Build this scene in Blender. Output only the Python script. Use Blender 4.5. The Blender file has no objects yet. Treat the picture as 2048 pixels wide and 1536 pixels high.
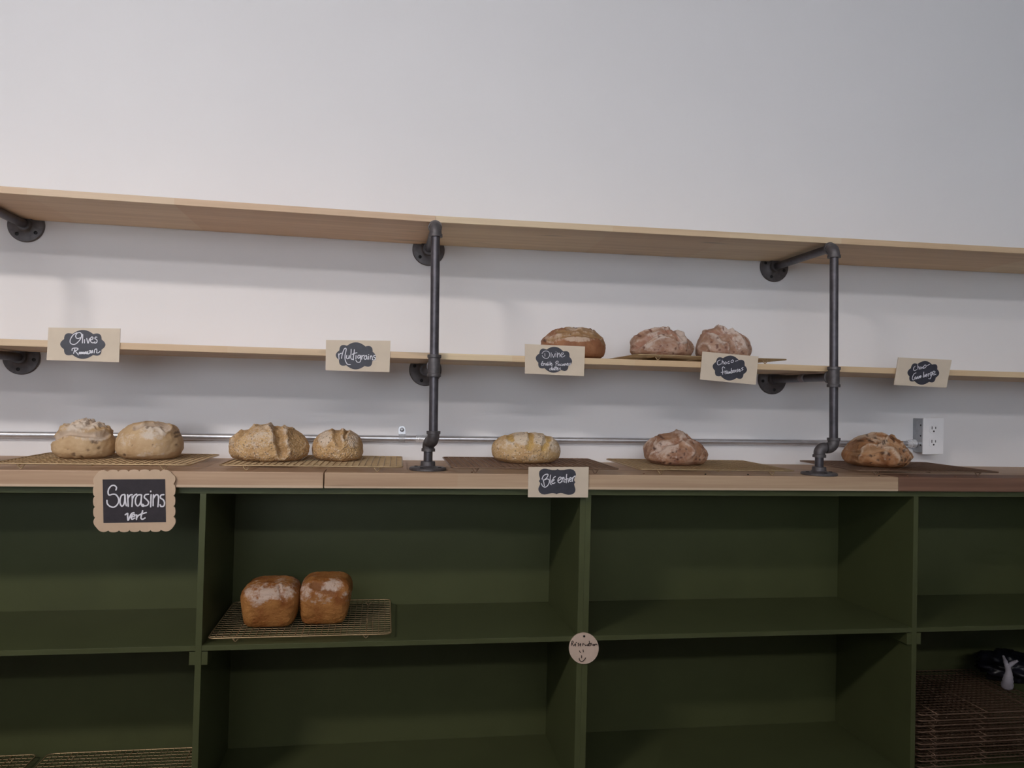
import bpy, bmesh, math, random
from math import sin, cos, pi, radians
from mathutils import Vector, Matrix, noise

C = bpy.context.scene.collection
scene = bpy.context.scene
V = Vector
ZO = 0.90                      # height of the local zero (just under the worktop) above the floor

# ------------------------------------------------------------------ camera
F = 1540.0
YAW, PITCH, ROLL = 0.1568, 0.0182, 0.0241
CAM = V((0.0, -2.1447, 0.2055 + ZO))
fwd = V((sin(YAW) * cos(PITCH), cos(YAW) * cos(PITCH), sin(PITCH)))
_r = V((cos(YAW), -sin(YAW), 0.0))
_u = _r.cross(fwd)
RT = cos(ROLL) * _r + sin(ROLL) * _u
UP = -sin(ROLL) * _r + cos(ROLL) * _u

def ray(px, py):
    return fwd + RT * ((px - 1024) / F) - UP * ((py - 768) / F)

def at_y(px, py, Y):
    d = ray(px, py)
    return CAM + d * ((Y - CAM.y) / d.y)

def at_plane(px, py, p0, n):
    d = ray(px, py)
    return CAM + d * ((p0 - CAM).dot(n) / d.dot(n))

cd = bpy.data.cameras.new('camera')
cd.sensor_fit = 'HORIZONTAL'
cd.sensor_width = 36.0
cd.lens = F * 36.0 / 2048.0
cd.clip_start = 0.02
cam = bpy.data.objects.new('camera', cd)
M = Matrix((RT, UP, -fwd)).transposed().to_4x4()
M.translation = CAM
cam.matrix_world = M
C.objects.link(cam)
scene.camera = cam

# ------------------------------------------------------------------ materials
def new_mat(name):
    m = bpy.data.materials.new(name)
    m.use_nodes = True
    nt = m.node_tree
    b = nt.nodes['Principled BSDF']
    return m, nt, b

def N(nt, t, **kw):
    n = nt.nodes.new(t)
    for k, v in kw.items():
        setattr(n, k, v)
    return n

def L(nt, a, b):
    nt.links.new(a, b)

def ramp(nt, fac, stops):
    r = N(nt, 'ShaderNodeValToRGB')
    e = r.color_ramp.elements
    while len(e) < len(stops):
        e.new(0.5)
    for el, (p, c) in zip(e, stops):
        el.position = p
        el.color = (*c, 1)
    L(nt, fac, r.inputs['Fac'])
    return r.outputs['Color']

def mixc(nt, fac, a, b, mode='MIX'):
    m = N(nt, 'ShaderNodeMix', data_type='RGBA', blend_type=mode)
    for sock, v in ((m.inputs[0], fac), (m.inputs[6], a), (m.inputs[7], b)):
        if isinstance(v, (int, float)):
            sock.default_value = v
        elif isinstance(v, tuple):
            sock.default_value = (*v, 1)
        else:
            L(nt, v, sock)
    return m.outputs[2]

def math_n(nt, op, a, b=None, clamp=False):
    m = N(nt, 'ShaderNodeMath', operation=op, use_clamp=clamp)
    for i, v in enumerate((a, b)):
        if v is None:
            continue
        if isinstance(v, (int, float)):
            m.inputs[i].default_value = v
        else:
            L(nt, v, m.inputs[i])
    return m.outputs[0]

def noise_n(nt, vec, scale, detail=3, rough=.5):
    n = N(nt, 'ShaderNodeTexNoise')
    n.inputs['Scale'].default_value = scale
    n.inputs['Detail'].default_value = detail
    n.inputs['Roughness'].default_value = rough
    if vec is not None:
        L(nt, vec, n.inputs['Vector'])
    return n.outputs['Fac']

def coords(nt, scale=(1, 1, 1), loc=(0, 0, 0)):
    tc = N(nt, 'ShaderNodeTexCoord')
    mp = N(nt, 'ShaderNodeMapping')
    mp.inputs['Scale'].default_value = scale
    mp.inputs['Location'].default_value = loc
    L(nt, tc.outputs['Object'], mp.inputs['Vector'])
    return mp.outputs['Vector']

def bump(nt, b, h, strength=.3, dist=.002):
    bp = N(nt, 'ShaderNodeBump')
    bp.inputs['Strength'].default_value = strength
    bp.inputs['Distance'].default_value = dist
    L(nt, h, bp.inputs['Height'])
    L(nt, bp.outputs['Normal'], b.inputs['Normal'])

def plain(name, col, rough=.6, metal=0.0, var=.12, scale=60, bmp=0.0, spec=.5):
    m, nt, b = new_mat(name)
    v = coords(nt)
    f = noise_n(nt, v, scale, 4)
    c = ramp(nt, f, [(.3, tuple(x * (1 - var) for x in col)), (.7, tuple(min(1, x * (1 + var)) for x in col))])
    L(nt, c, b.inputs['Base Color'])
    b.inputs['Roughness'].default_value = rough
    b.inputs['Metallic'].default_value = metal
    b.inputs['Specular IOR Level'].default_value = spec
    if bmp:
        bump(nt, b, f, bmp, .001)
    return m

def wood(name, dark, light, seed=0.0, rough=.55, tint=(.8, .55, .4), block=.31, blockmix=.35, knots=.6, strip=0.0):
    """straight grained pine, grain along X, with finger-jointed block-to-block tint"""
    m, nt, b = new_mat(name)
    v = coords(nt, (1.6, 55, 55), (seed, seed * 3, seed * 7))
    g = noise_n(nt, v, 1.0, 5, .6)
    v2 = coords(nt, (.9, 16, 16), (seed * 2, seed, seed))
    g2 = noise_n(nt, v2, 1.0, 3)
    gg = math_n(nt, 'ADD', math_n(nt, 'MULTIPLY', g, .6), math_n(nt, 'MULTIPLY', g2, .4))
    c = ramp(nt, gg, [(.3, dark), (.5, tuple((a + d) / 2 for a, d in zip(dark, light))), (.66, light)])
    tc = N(nt, 'ShaderNodeTexCoord')
    sx = N(nt, 'ShaderNodeSeparateXYZ')
    L(nt, tc.outputs['Object'], sx.inputs[0])
    cell = math_n(nt, 'FLOOR', math_n(nt, 'ADD', math_n(nt, 'MULTIPLY', sx.outputs['X'], 1 / block), seed))
    wn = N(nt, 'ShaderNodeTexWhiteNoise', noise_dimensions='1D')
    L(nt, cell, wn.inputs['W'])
    c = mixc(nt, math_n(nt, 'MULTIPLY', wn.outputs['Value'], blockmix), c, mixc(nt, 1.0, c, tint, 'MULTIPLY'))
    kv = coords(nt, (5, 26, 26), (seed * 5 + .3, seed, .2))
    kn = noise_n(nt, kv, 1.0, 1)
    kf = math_n(nt, 'MULTIPLY', math_n(nt, 'SUBTRACT', kn, .70, True), 9.0, True)
    c = mixc(nt, math_n(nt, 'MULTIPLY', kf, knots), c, tuple(x * .45 for x in dark))
    if strip:
        sf = math_n(nt, 'SUBTRACT', math_n(nt, 'ADD', strip, math_n(nt, 'MULTIPLY', math_n(nt, 'SUBTRACT', g2, .5), .010)), sx.outputs['Z'])
        sf = math_n(nt, 'MULTIPLY', math_n(nt, 'MULTIPLY', sf, 600.0, True), .6)
        c = mixc(nt, sf, c, (.74, .58, .42))
    L(nt, c, b.inputs['Base Color'])
    b.inputs['Roughness'].default_value = rough
    bump(nt, b, g, .15, .0006)
    return m

def m_bread(name, c1, c2, flour, cut, seeds=0.0, seedcol=(.55, .42, .28), spotcol=(.06, .03, .025), vein=0.0, fl=1.0, grit=.5, gloss=.62):
    m, nt, b = new_mat(name)
    v = coords(nt)
    n1 = noise_n(nt, v, 26, 4, .55)
    n2 = noise_n(nt, v, 150, 4, .65)
    n3 = noise_n(nt, v, 55, 5, .7)
    c = ramp(nt, n1, [(.32, c1), (.66, c2)])
    def attr(n):
        a = N(nt, 'ShaderNodeAttribute', attribute_name=n)
        return a.outputs['Fac']
    cutf = math_n(nt, 'MULTIPLY', attr('cut'), 1.0, True)
    c = mixc(nt, cutf, c, mixc(nt, n3, cut, tuple(x * .72 for x in cut)))
    ff = math_n(nt, 'ADD', attr('flour'), math_n(nt, 'MULTIPLY', math_n(nt, 'SUBTRACT', math_n(nt, 'ADD', math_n(nt, 'MULTIPLY', n3, .65), math_n(nt, 'MULTIPLY', n2, .35)), .5), 4.2))
    ff = math_n(nt, 'MULTIPLY', math_n(nt, 'SUBTRACT', ff, .35), 1.5 * fl, True)
    ff = math_n(nt, 'MULTIPLY', ff, math_n(nt, 'MULTIPLY', math_n(nt, 'MULTIPLY', attr('flour'), 6.0, True), .80))
    h = n2
    if vein:
        vo = N(nt, 'ShaderNodeTexVoronoi', feature='DISTANCE_TO_EDGE')
        wv = N(nt, 'ShaderNodeVectorMath', operation='ADD')
        nn = N(nt, 'ShaderNodeTexNoise')
        nn.inputs['Scale'].default_value = 30
        L(nt, v, nn.inputs['Vector'])
        sc = N(nt, 'ShaderNodeVectorMath', operation='SCALE')
        sc.inputs['Scale'].default_value = .035
        L(nt, nn.outputs['Color'], sc.inputs[0])
        L(nt, v, wv.inputs[0])
        L(nt, sc.outputs[0], wv.inputs[1])
        L(nt, wv.outputs[0], vo.inputs['Vector'])
        vo.inputs['Scale'].default_value = 34
        ve = math_n(nt, 'SUBTRACT', 1.0, math_n(nt, 'MULTIPLY', vo.outputs['Distance'], 7.0), True)
        ve = math_n(nt, 'MULTIPLY', ve, math_n(nt, 'MULTIPLY', n1, vein * 1.5), True)
        ff = math_n(nt, 'MAXIMUM', ff, ve)
    c = mixc(nt, ff, c, flour)
    if seeds:
        vo = N(nt, 'ShaderNodeTexVoronoi')
        vo.inputs['Scale'].default_value = 230
        L(nt, v, vo.inputs['Vector'])
        sx = N(nt, 'ShaderNodeSeparateColor')
        L(nt, vo.outputs['Color'], sx.inputs[0])
        sf = math_n(nt, 'MULTIPLY', math_n(nt, 'LESS_THAN', vo.outputs['Distance'], .42), math_n(nt, 'GREATER_THAN', sx.outputs[0], 1 - seeds * .8))
        sf = math_n(nt, 'MULTIPLY', sf, math_n(nt, 'SUBTRACT', 1.0, math_n(nt, 'MULTIPLY', cutf, .6)))
        sc_ = mixc(nt, math_n(nt, 'GREATER_THAN', sx.outputs[1], .62), seedcol, tuple(x * .28 for x in seedcol))
        c = mixc(nt, math_n(nt, 'MULTIPLY', sf, .75), c, sc_)
        h = math_n(nt, 'ADD', math_n(nt, 'MULTIPLY', n2, .4), math_n(nt, 'SUBTRACT', 1.0, vo.outputs['Distance']))
    c = mixc(nt, math_n(nt, 'MULTIPLY', attr('spot'), .8, True), c, spotcol)
    L(nt, c, b.inputs['Base Color'])
    b.inputs['Roughness'].default_value = gloss
    b.inputs['Specular IOR Level'].default_value = .3
    bump(nt, b, h, grit, .0025)
    return m

MAT = {}
MAT['wall'] = plain('wall_paint', (.84, .832, .845), .75, 0, .012, 3, .0)
MAT['ceiling'] = plain('ceiling_paint', (.80, .80, .80), .9, 0, .01, 3)
MAT['floor'] = plain('floor_concrete', (.22, .205, .185), .6, 0, .15, 5)
MAT['green'] = plain('green_paint', (.080, .092, .038), .45, 0, .06, 8, .05, .35)
MAT['iron'] = plain('black_iron', (.098, .090, .100), .40, .65, .22, 55, .12)
MAT['iron_fit'] = plain('cast_iron_fitting', (.112, .102, .105), .5, .5, .22, 90, .25)
MAT['screw'] = plain('dark_screw', (.02, .02, .022), .5, .5, .1, 90)
MAT['zinc'] = plain('galvanised_steel', (.62, .63, .67), .34, .75, .08, 40)
MAT['zinc_bright'] = plain('bright_zinc', (.86, .87, .90), .25, .45, .05, 60)
MAT['boxsteel'] = plain('box_steel', (.42, .43, .45), .45, .85, .1, 50)
MAT['plate'] = plain('white_plastic', (.93, .93, .95), .4, 0, .02, 30)
MAT['slot'] = plain('slot_black', (.03, .03, .03), .6)
MAT['kraft'] = plain('kraft_card', (.69, .58, .455), .8, 0, .03, 35)
MAT['ply'] = plain('scalloped_ply', (.60, .435, .30), .7, 0, .06, 25)
MAT['chalk_black'] = plain('chalkboard', (.042, .042, .056), .5, 0, .2, 60)
MAT['chalk_matte'] = plain('chalkboard_panel', (.028, .022, .028), .7, 0, .25, 60)
MAT['chalk'] = plain('chalk_white', (.78, .77, .82), .9, 0, .06, 300)
MAT['ink'] = plain('marker_ink', (.035, .02, .015), .6, 0, .1, 60)
MAT['disc'] = plain('pale_wood_disc', (.72, .56, .46), .7, 0, .06, 30)
MAT['rack_gold'] = plain('gold_wire', (.50, .365, .21), .42, .65, .1, 80)
MAT['rack_copper'] = plain('copper_wire', (.27, .175, .12), .45, .7, .1, 80)
MAT['bag'] = plain('dark_plastic', (.012, .012, .02), .35, 0, .3, 30)
MAT['pale'] = plain('pale_paper', (.42, .40, .46), .6, 0, .1, 30)
MAT['sticker'] = plain('grey_sticker', (.22, .19, .20), .6)
MAT['shelfA'] = wood('pine_top_left', (.60, .44, .30), (.80, .63, .45), .7)
MAT['shelfB'] = wood('pine_top_right', (.60, .45, .29), (.79, .635, .43), 3.1)
MAT['shelfC'] = wood('pine_mid_left', (.62, .46, .30), (.82, .66, .45), 5.3)
MAT['shelfD'] = wood('pine_mid_right', (.62, .455, .28), (.81, .645, .41), 8.9)
MAT['wtA'] = wood('timber_left', (.38, .235, .145), (.60, .41, .265), 1.7, block=2.0, blockmix=.1, strip=.0075)
MAT['wtB'] = wood('timber_mid', (.38, .24, .15), (.58, .41, .265), 4.2, block=1.7, blockmix=.15, strip=.0060)
MAT['wtC'] = wood('timber_right', (.13, .062, .038), (.30, .165, .11), 6.6, block=.45, blockmix=.3)
MAT['wtD'] = wood('timber_back', (.42, .28, .18), (.62, .45, .31), 9.4, block=1.1, blockmix=.2)

# ------------------------------------------------------------------ mesh helpers
def tag(o, label, cat, group=None):
    o['label'] = label
    o['category'] = cat
    if group:
        o['group'] = group
    return o

def thing(name, label, cat, loc=(0, 0, 0), group=None):
    o = bpy.data.objects.new(name, None)
    o.empty_display_size = .05
    C.objects.link(o)
    o.location = loc
    return tag(o, label, cat, group)

def obj(name, bm, mat, parent=None, smooth=False, origin=None):
    """link one mesh; vertices are given in world coordinates"""
    me = bpy.data.meshes.new(name)
    if parent is not None:
        p = parent
        off = V((0, 0, 0))
        while p is not None:
            off += V(p.location)
            p = p.parent
        # every parent is unrotated when built
        base = off
        loc = V((0, 0, 0))
    else:
        if origin is None:
            xs = [v.co for v in bm.verts]
            origin = V(((min(v.x for v in xs) + max(v.x for v in xs)) / 2, (min(v.y for v in xs) + max(v.y for v in xs)) / 2, min(v.z for v in xs)))
        base = V(origin)
        loc = base
    bmesh.ops.translate(bm, vec=-base, verts=bm.verts)
    bmesh.ops.recalc_face_normals(bm, faces=bm.faces)
    bm.to_mesh(me)
    bm.free()
    if smooth:
        for f in me.polygons:
            f.use_smooth = True
        if smooth == 'auto':
            me.set_sharp_from_angle(angle=radians(38))
    me.materials.append(mat)
    o = bpy.data.objects.new(name, me)
    o.location = loc
    C.objects.link(o)
    if parent is not None:
        o.parent = parent
    return o

def struct(name, bm, mat):
    o = obj(name, bm, mat)
    o['kind'] = 'structure'
    return o

def hexa(bm, c, bev=0.0):
    """box from eight corners: c[(ix,iy,iz)]"""
    vs = {k: bm.verts.new(p) for k, p in c.items()}
    q = [((0, 0, 0), (0, 1, 0), (1, 1, 0), (1, 0, 0)), ((0, 0, 1), (1, 0, 1), (1, 1, 1), (0, 1, 1)),
         ((0, 0, 0), (1, 0, 0), (1, 0, 1), (0, 0, 1)), ((0, 1, 0), (0, 1, 1), (1, 1, 1), (1, 1, 0)),
         ((0, 0, 0), (0, 0, 1), (0, 1, 1), (0, 1, 0)), ((1, 0, 0), (1, 1, 0), (1, 1, 1), (1, 0, 1))]
    fs = [bm.faces.new([vs[k] for k in f]) for f in q]
    if bev:
        es = list({e for f in fs for e in f.edges})
        bmesh.ops.bevel(bm, geom=es, offset=bev, segments=2, affect='EDGES', profile=.6)
    return bm

def box(x0, x1, y0, y1, z0, z1, bev=0.0, bm=None):
    bm = bm or bmesh.new()
    c = {(i, j, k): V(((x0, x1)[i], (y0, y1)[j], (z0, z1)[k])) for i in (0, 1) for j in (0, 1) for k in (0, 1)}
    return hexa(bm, c, bev)

def sweep(bm, pts, rad, n=16, caps=True, flat=None):
    """round section swept along pts; rad is a number or one per point"""
    pts = [V(p) for p in pts]
    if isinstance(rad, (int, float)):
        rad = [rad] * len(pts)
    tang = []
    for i in range(len(pts)):
        a = pts[max(i - 1, 0)]
        b = pts[min(i + 1, len(pts) - 1)]
        t = (b - a)
        if t.length < 1e-9:
            t = tang[-1] if tang else V((0, 0, 1))
        tang.append(t.normalized())
    t0 = tang[0]
    ref = V((0, 0, 1)) if abs(t0.z) < .9 else V((1, 0, 0))
    nrm = t0.cross(ref).normalized()
    rings = []
    for i, p in enumerate(pts):
        if i:
            ax = tang[i - 1].cross(tang[i])
            if ax.length > 1e-8:
                nrm = Matrix.Rotation(tang[i - 1].angle(tang[i]), 3, ax.normalized()) @ nrm
        bn = tang[i].cross(nrm).normalized()
        rings.append([bm.verts.new(p + (nrm * cos(2 * pi * k / n) + bn * sin(2 * pi * k / n)) * rad[i]) for k in range(n)])
    for a, b in zip(rings, rings[1:]):
        for k in range(n):
            bm.faces.new((a[k], a[(k + 1) % n], b[(k + 1) % n], b[k]))
    if caps:
        bm.faces.new(rings[0][::-1])
        bm.faces.new(rings[-1])
    return bm

def lathe(bm, o, ax, prof, n=32):
    """prof: [(distance along ax, radius)]"""
    o = V(o)
    ax = V(ax).normalized()
    pts = [o + ax * d for d, r in prof]
    ref = V((0, 0, 1)) if abs(ax.z) < .9 else V((1, 0, 0))
    u = ax.cross(ref).normalized()
    w = ax.cross(u).normalized()
    rings = []
    for p, (d, r) in zip(pts, prof):
        rings.append([bm.verts.new(p + (u * cos(2 * pi * k / n) + w * sin(2 * pi * k / n)) * max(r, 1e-5)) for k in range(n)])
    for a, b in zip(rings, rings[1:]):
        for k in range(n):
            bm.faces.new((a[k], a[(k + 1) % n], b[(k + 1) % n], b[k]))
    bm.faces.new(rings[0][::-1])
    bm.faces.new(rings[-1])
    return bm

def arc(p0, corner, p1, n=8):
    """quarter-turn of pipe from p0 to p1 round a corner"""
    p0, corner, p1 = V(p0), V(corner), V(p1)
    a = p0 - corner
    b = p1 - corner
    c = corner + a + b
    return [c - b * cos(pi / 2 * i / n) - a * sin(pi / 2 * i / n) for i in range(n + 1)]

def catmull(pts, k=5):
    if len(pts) < 3:
        return pts
    out = []
    n = len(pts)
    for i in range(n - 1):
        p0, p1, p2, p3 = pts[max(i - 1, 0)], pts[i], pts[i + 1], pts[min(i + 2, n - 1)]
        for s in range(k):
            t = s / k
            out.append(tuple(.5 * ((2 * b) + (-a + c) * t + (2 * a - 5 * b + 4 * c - d) * t * t + (-a + 3 * b - 3 * c + d) * t ** 3) for a, b, c, d in zip(p0, p1, p2, p3)))
    out.append(pts[-1])
    return out

# ------------------------------------------------------------------ the room
struct('wall_back', box(-3.4, 4.4, 0, .12, 0, 3.12), MAT['wall'])
struct('floor', box(-3.4, 4.4, -7.2, .12, -.1, 0), MAT['floor'])
struct('ceiling', box(-3.4, 4.4, -7.2, .12, 3.12, 3.22), MAT['ceiling'])
struct('wall_left', box(-3.52, -3.4, -7.2, .12, 0, 3.12), MAT['wall'])
struct('wall_right', box(4.4, 4.52, -7.2, .12, 0, 3.12), MAT['wall'])

struct('added_shade_counter', box(-3.3, 3.2, -2.72, -2.0, 0, 1.0, .01), MAT['ceiling'])  # unseen counter, added to keep low light out of the cabinets

_wf = box(.3, 4.52, -7.32, -7.2, 0, 3.12)  # out-of-view wall, added with an opening sized to shape the daylight
box(-3.52, .3, -7.32, -7.2, 0, .8, 0, _wf)
box(-3.52, .3, -7.32, -7.2, 2.45, 3.12, 0, _wf)
struct('added_window_wall', _wf, MAT['wall'])

# ------------------------------------------------------------------ green cabinets
YF = -.342
ZRT, ZRB = ZO - .0087, ZO - .0236
ZS = ZO - .3625
ZL = ZO - .7370

def cabinet(x0, x1, xd, label):
    t = thing('shelving_cabinet', label, 'cabinet', ((x0 + x1) / 2, -.17, 0), 'green cabinets under the worktop')
    g = MAT['green']
    tk = .0135
    obj('back_panel', box(x0 + .001, x1 - .001, -.0065, -.0008, .06, ZRT), g, t)
    obj('top_rail', box(x0, x1, YF, -.007, ZRB, ZRT, .0008), g, t)
    for a in (x0, x1 - tk):
        obj('side_panel', box(a, a + tk, YF, -.007, .0, ZRB - .0002, .0003), g, t)
    for a, b in ((x0 + tk, xd - tk / 2), (xd + tk / 2, x1 - tk)):
        bm = bmesh.new()
        c = {(i, j, k): V(((a, b)[i], (YF + .0006, -.007)[j], (ZS + (.0022, -.004)[j]) - (.0118, 0)[k])) for i in (0, 1) for j in (0, 1) for k in (0, 1)}
        obj('shelf', hexa(bm, c, .0008), g, t)
        obj('bottom_shelf', box(a, b, YF + .0006, -.007, ZL - .014, ZL, .0008), g, t)
    obj('divider', box(xd - tk / 2, xd + tk / 2, YF, -.007, .0, ZRB - .0002, .0008), g, t)
    obj('support_block', box(xd - .0195, xd + .020, YF + .0012, YF + .10, ZO - .4032, ZO - .3740, .001), g, t)
    obj('toe_board', box(x0 + tk, x1 - tk, YF + .05, YF + .064, .0, ZL - .015), g, t)
    return t

cabinet(-1.2785, .4709, -.4043, 'green painted cabinet whose cubby holds the two floury tin loaves')
cabinet(.4711, 2.2205, 1.3478, 'green painted cabinet with the dark stack of wire racks in its lower cubby')

# ------------------------------------------------------------------ worktop
WT0, WT1 = ZO - .0085, ZO + .0275
wt = thing('worktop', 'thick timber worktop carrying the lower row of loaves', 'worktop', (.5, -.18, WT0))
xj1 = at_y(648, 950, -.36).x
xj2 = at_y(1798, 965, -.36).x
obj('rear_board', box(-1.7, 2.7, -.268, -.001, WT0, WT1, .0012), MAT['wtD'], wt)
obj('front_board', box(-1.7, xj1 - .0012, -.36, -.2692, WT0, WT1, .0022), MAT['wtA'], wt)['label'] = 'orange tan front board'
obj('front_board', box(xj1 + .0008, xj2, -.3585, -.2692, WT0, WT1, .0022), MAT['wtB'], wt)['label'] = 'paler front board right of the joint'
obj('front_board', box(xj2 + .0002, 2.7, -.3585, -.2692, WT0, WT1, .0022), MAT['wtC'], wt)['label'] = 'dark brown front board'

# ------------------------------------------------------------------ wall shelves
SD = -.2920
XJ = .0972

def top_z(x):
    return ZO + (.6396 + (XJ - x) * .0078 if x < XJ else .6396 + (x - XJ) * .0058)

def board(name, x0, x1, zt0, zt1, th, mat, label, group):
    """a board with its back edge notched round the wall flanges that carry it"""
    back, deep, hw = -.0098, -.0226, .0200
    ol = [(x0, SD), (x1, SD)]
    pts = [(x1, back)]
    for fx in (1.1215, .0950, -.9335):
        a_, b_ = fx + hw, fx - hw
        if b_ >= x1 or a_ <= x0:
            continue
        if a_ < x1:
            pts += [(a_, back), (a_, deep)]
        else:
            pts[-1] = (x1, deep)
        if b_ > x0:
            pts += [(b_, deep), (b_, back)]
        else:
            pts += [(x0, deep)]
    if pts[-1][0] > x0:
        pts.append((x0, back))
    ol += pts
    zf = lambda x: zt0 + (zt1 - zt0) * (x - x0) / (x1 - x0)
    bm = bmesh.new()
    hi = [bm.verts.new((x, y, zf(x))) for x, y in ol]
    lo = [bm.verts.new((x, y, zf(x) - th)) for x, y in ol]
    bm.faces.new(hi)
    bm.faces.new(lo[::-1])
    fe = []
    for i in range(len(ol)):
        k = (i + 1) % len(ol)
        bm.faces.new((lo[i], lo[k], hi[k], hi[i]))
    bm.edges.ensure_lookup_table()
    es = [e for e in bm.edges if all(abs(v.co.y - SD) < 1e-6 for v in e.verts) and abs(e.verts[0].co.x - e.verts[1].co.x) > .1]
    bmesh.ops.bevel(bm, geom=es, offset=.0012, segments=2, affect='EDGES', profile=.6)
    return tag(obj(name, bm, mat), label, 'shelf', group)

board('shelf_board', -1.9, XJ - .0004, top_z(-1.9), top_z(XJ), .0158, MAT['shelfA'], 'upper pine shelf board left of the middle pipe post', 'pine wall shelves')
board('shelf_board', XJ + .0004, 2.9, top_z(XJ), top_z(2.9), .0158, MAT['shelfB'], 'upper pine shelf board right of the middle pipe post', 'pine wall shelves')
Z2T, Z2B = ZO + .3092, ZO + .2939
board('shelf_board', -1.9, .1012, Z2T, Z2T, Z2T - Z2B, MAT['shelfC'], 'lower pine shelf board left of the middle post, carrying two chalk signs', 'pine wall shelves')
board('shelf_board', .102, 2.9, Z2T, Z2T, Z2T - Z2B, MAT['shelfD'], 'lower pine shelf board right of the middle post, carrying three loaves', 'pine wall shelves')

# ------------------------------------------------------------------ iron pipe brackets
PR = .0107

def flange(parent, o, ax, a0):
    o = V(o)
    ax = V(ax)
    bm = bmesh.new()
    lathe(bm, o, ax, [(0, .0435), (.0008, .0445), (.0045, .0445), (.0065, .0425), (.0075, .022), (.011, .0178), (.020, .0172), (.021, .0160), (.021, .0120)], 48)
    f = obj('flange', bm, MAT['iron_fit'], parent, 'auto')
    ref = V((1, 0, 0))
    w = ax.cross(ref)
    for k in range(4):
        a = a0 + k * pi / 2
        p = o + (ref * cos(a) + w * sin(a)) * .0315
        b2 = bmesh.new()
        lathe(b2, p, ax, [(.0055, .0046), (.0078, .0046), (.0086, .0034)], 14)
        s = obj('screw', b2, MAT['screw'], f, 'auto')
    return f

def elbow(parent, p0, corner, p1, street=False):
    bm = bmesh.new()
    p0, corner, p1 = V(p0), V(corner), V(p1)
    d0 = (corner - p0).normalized()
    d1 = (p1 - corner).normalized()
    R = .0142
    ll = min((corner - p0).length, (p1 - corner).length)
    k = min(.019, ll * .85)
    a = [p0, p0 + d0 * .0001, p0 + d0 * .007, p0 + d0 * .0075]
    mid = arc(corner - d0 * k, corner, corner + d1 * k, 10)
    z = [p1 - d1 * .0075, p1 - d1 * .007, p1 - d1 * .0001, p1]
    if street:
        z = [p1 - d1 * .001, p1]
        rz = [R * .98, R * .8]
    else:
        rz = [R, .0163, .0166, .0150]
    sweep(bm, a + mid + z, [.0150, .0166, .0163, R] + [R] * len(mid) + rz, 24)
    return obj('elbow', bm, MAT['iron_fit'], parent, 'auto')

def tee(parent, p, z, y_end):
    bm = bmesh.new()
    x, y = p
    q = [(.0262, .0150), (.0258, .0166), (.0190, .0166), (.0182, .0143)]
    prof = [(-a, r) for a, r in q] + [(a, r) for a, r in q[::-1]]
    lathe(bm, (x, y, z), (0, 0, 1), prof, 28)
    lathe(bm, (x, y + .004, z), (0, 1, 0), [(0, .0140), (.0115, .0143), (.0122, .0166), (.0182, .0166), (.0186, .0150)], 28)
    return obj('tee', bm, MAT['iron_fit'], parent, 'auto')

def pipe(parent, a, b):
    bm = bmesh.new()
    a, b = V(a), V(b)
    d = (b - a).normalized()
    sweep(bm, [a, b], PR, 24)
    return obj('pipe', bm, MAT['iron'], parent, 'auto')

YP = -.316
ZC = .0965 + ZO            # height of the offset elbows above the worktop

def post(xf, xt, xb, ztop, zmid, off, label, h0):
    """xf: wall flange, xt/xb: upright at top / bottom, off: foot offset"""
    t = thing('pipe_bracket', label, 'bracket', (xb + off[0], YP + off[1], WT1), 'iron pipe brackets')
    zt_, zm = ZO + ztop, ZO + zmid
    def X(z):
        return xb + (xt - xb) * (z - ZC) / (zt_ - ZC)
    # arms
    flange(t, (xf, -.0004, zt_), (0, -1, 0), h0)
    pipe(t, (xf, -.018, zt_), (xt, YP + .022, zt_))
    elbow(t, (xt, YP + .0235, zt_), (xt, YP, zt_), (X(zt_ - .028), YP, zt_ - .028))
    flange(t, (xf, -.0004, zm), (0, -1, 0), h0 + .5)
    pipe(t, (xf, -.018, zm), (X(zm), YP + .022, zm))
    pipe(t, (X(zt_ - .022), YP, zt_ - .022), (X(zm + .02), YP, zm + .02))
    tee(t, (X(zm), YP), zm, 0)
    pipe(t, (X(zm - .02), YP, zm - .02), (X(ZC + .02), YP, ZC + .02))
    xb_ = X(ZC)
    o = V((off[0], off[1], 0))
    c1 = V((xb_, YP, ZC))
    c2 = c1 + o
    du = o.normalized()
    elbow(t, c1 + V((0, 0, .0265)), c1, c1 + du * .021, True)
    elbow(t, c2 + V((0, 0, -.0240)), c2, c2 - du * .0160, True)
    pipe(t, c2 + V((0, 0, -.020)), (c2.x, c2.y, WT1 + .012))
    flange(t, (c2.x, c2.y, WT1 + .0003), (0, 0, 1), h0 + .3)
    return t

post(-.9335, -.932, -.930, .6195, .2795, (-.030, .018), 'black iron pipe bracket at the left edge of the photo, post out of frame', .9)
post(.0950, .0965, .1040, .6110, .2775, (-.0095, .034), 'black iron pipe bracket in the middle, beside the multigrain sign', .75)
p3 = post(1.1215, 1.1225, 1.1302, .6150, .2795, (-.0390, .0005), 'black iron pipe bracket at the right, foot stepped to the left', 1.25)
b_ = bmesh.new()
lathe(b_, (1.1222, -.165, ZO + .2795), (0, -1, 0), [(0, .0109), (.0002, .0113), (.022, .0113), (.0222, .0109)], 24)
obj('sticker', b_, MAT['sticker'], p3, 'auto')

# ------------------------------------------------------------------ conduit and outlet
def cz(x):
    return ZO + .0878 + (x - .1) * .0056

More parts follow.
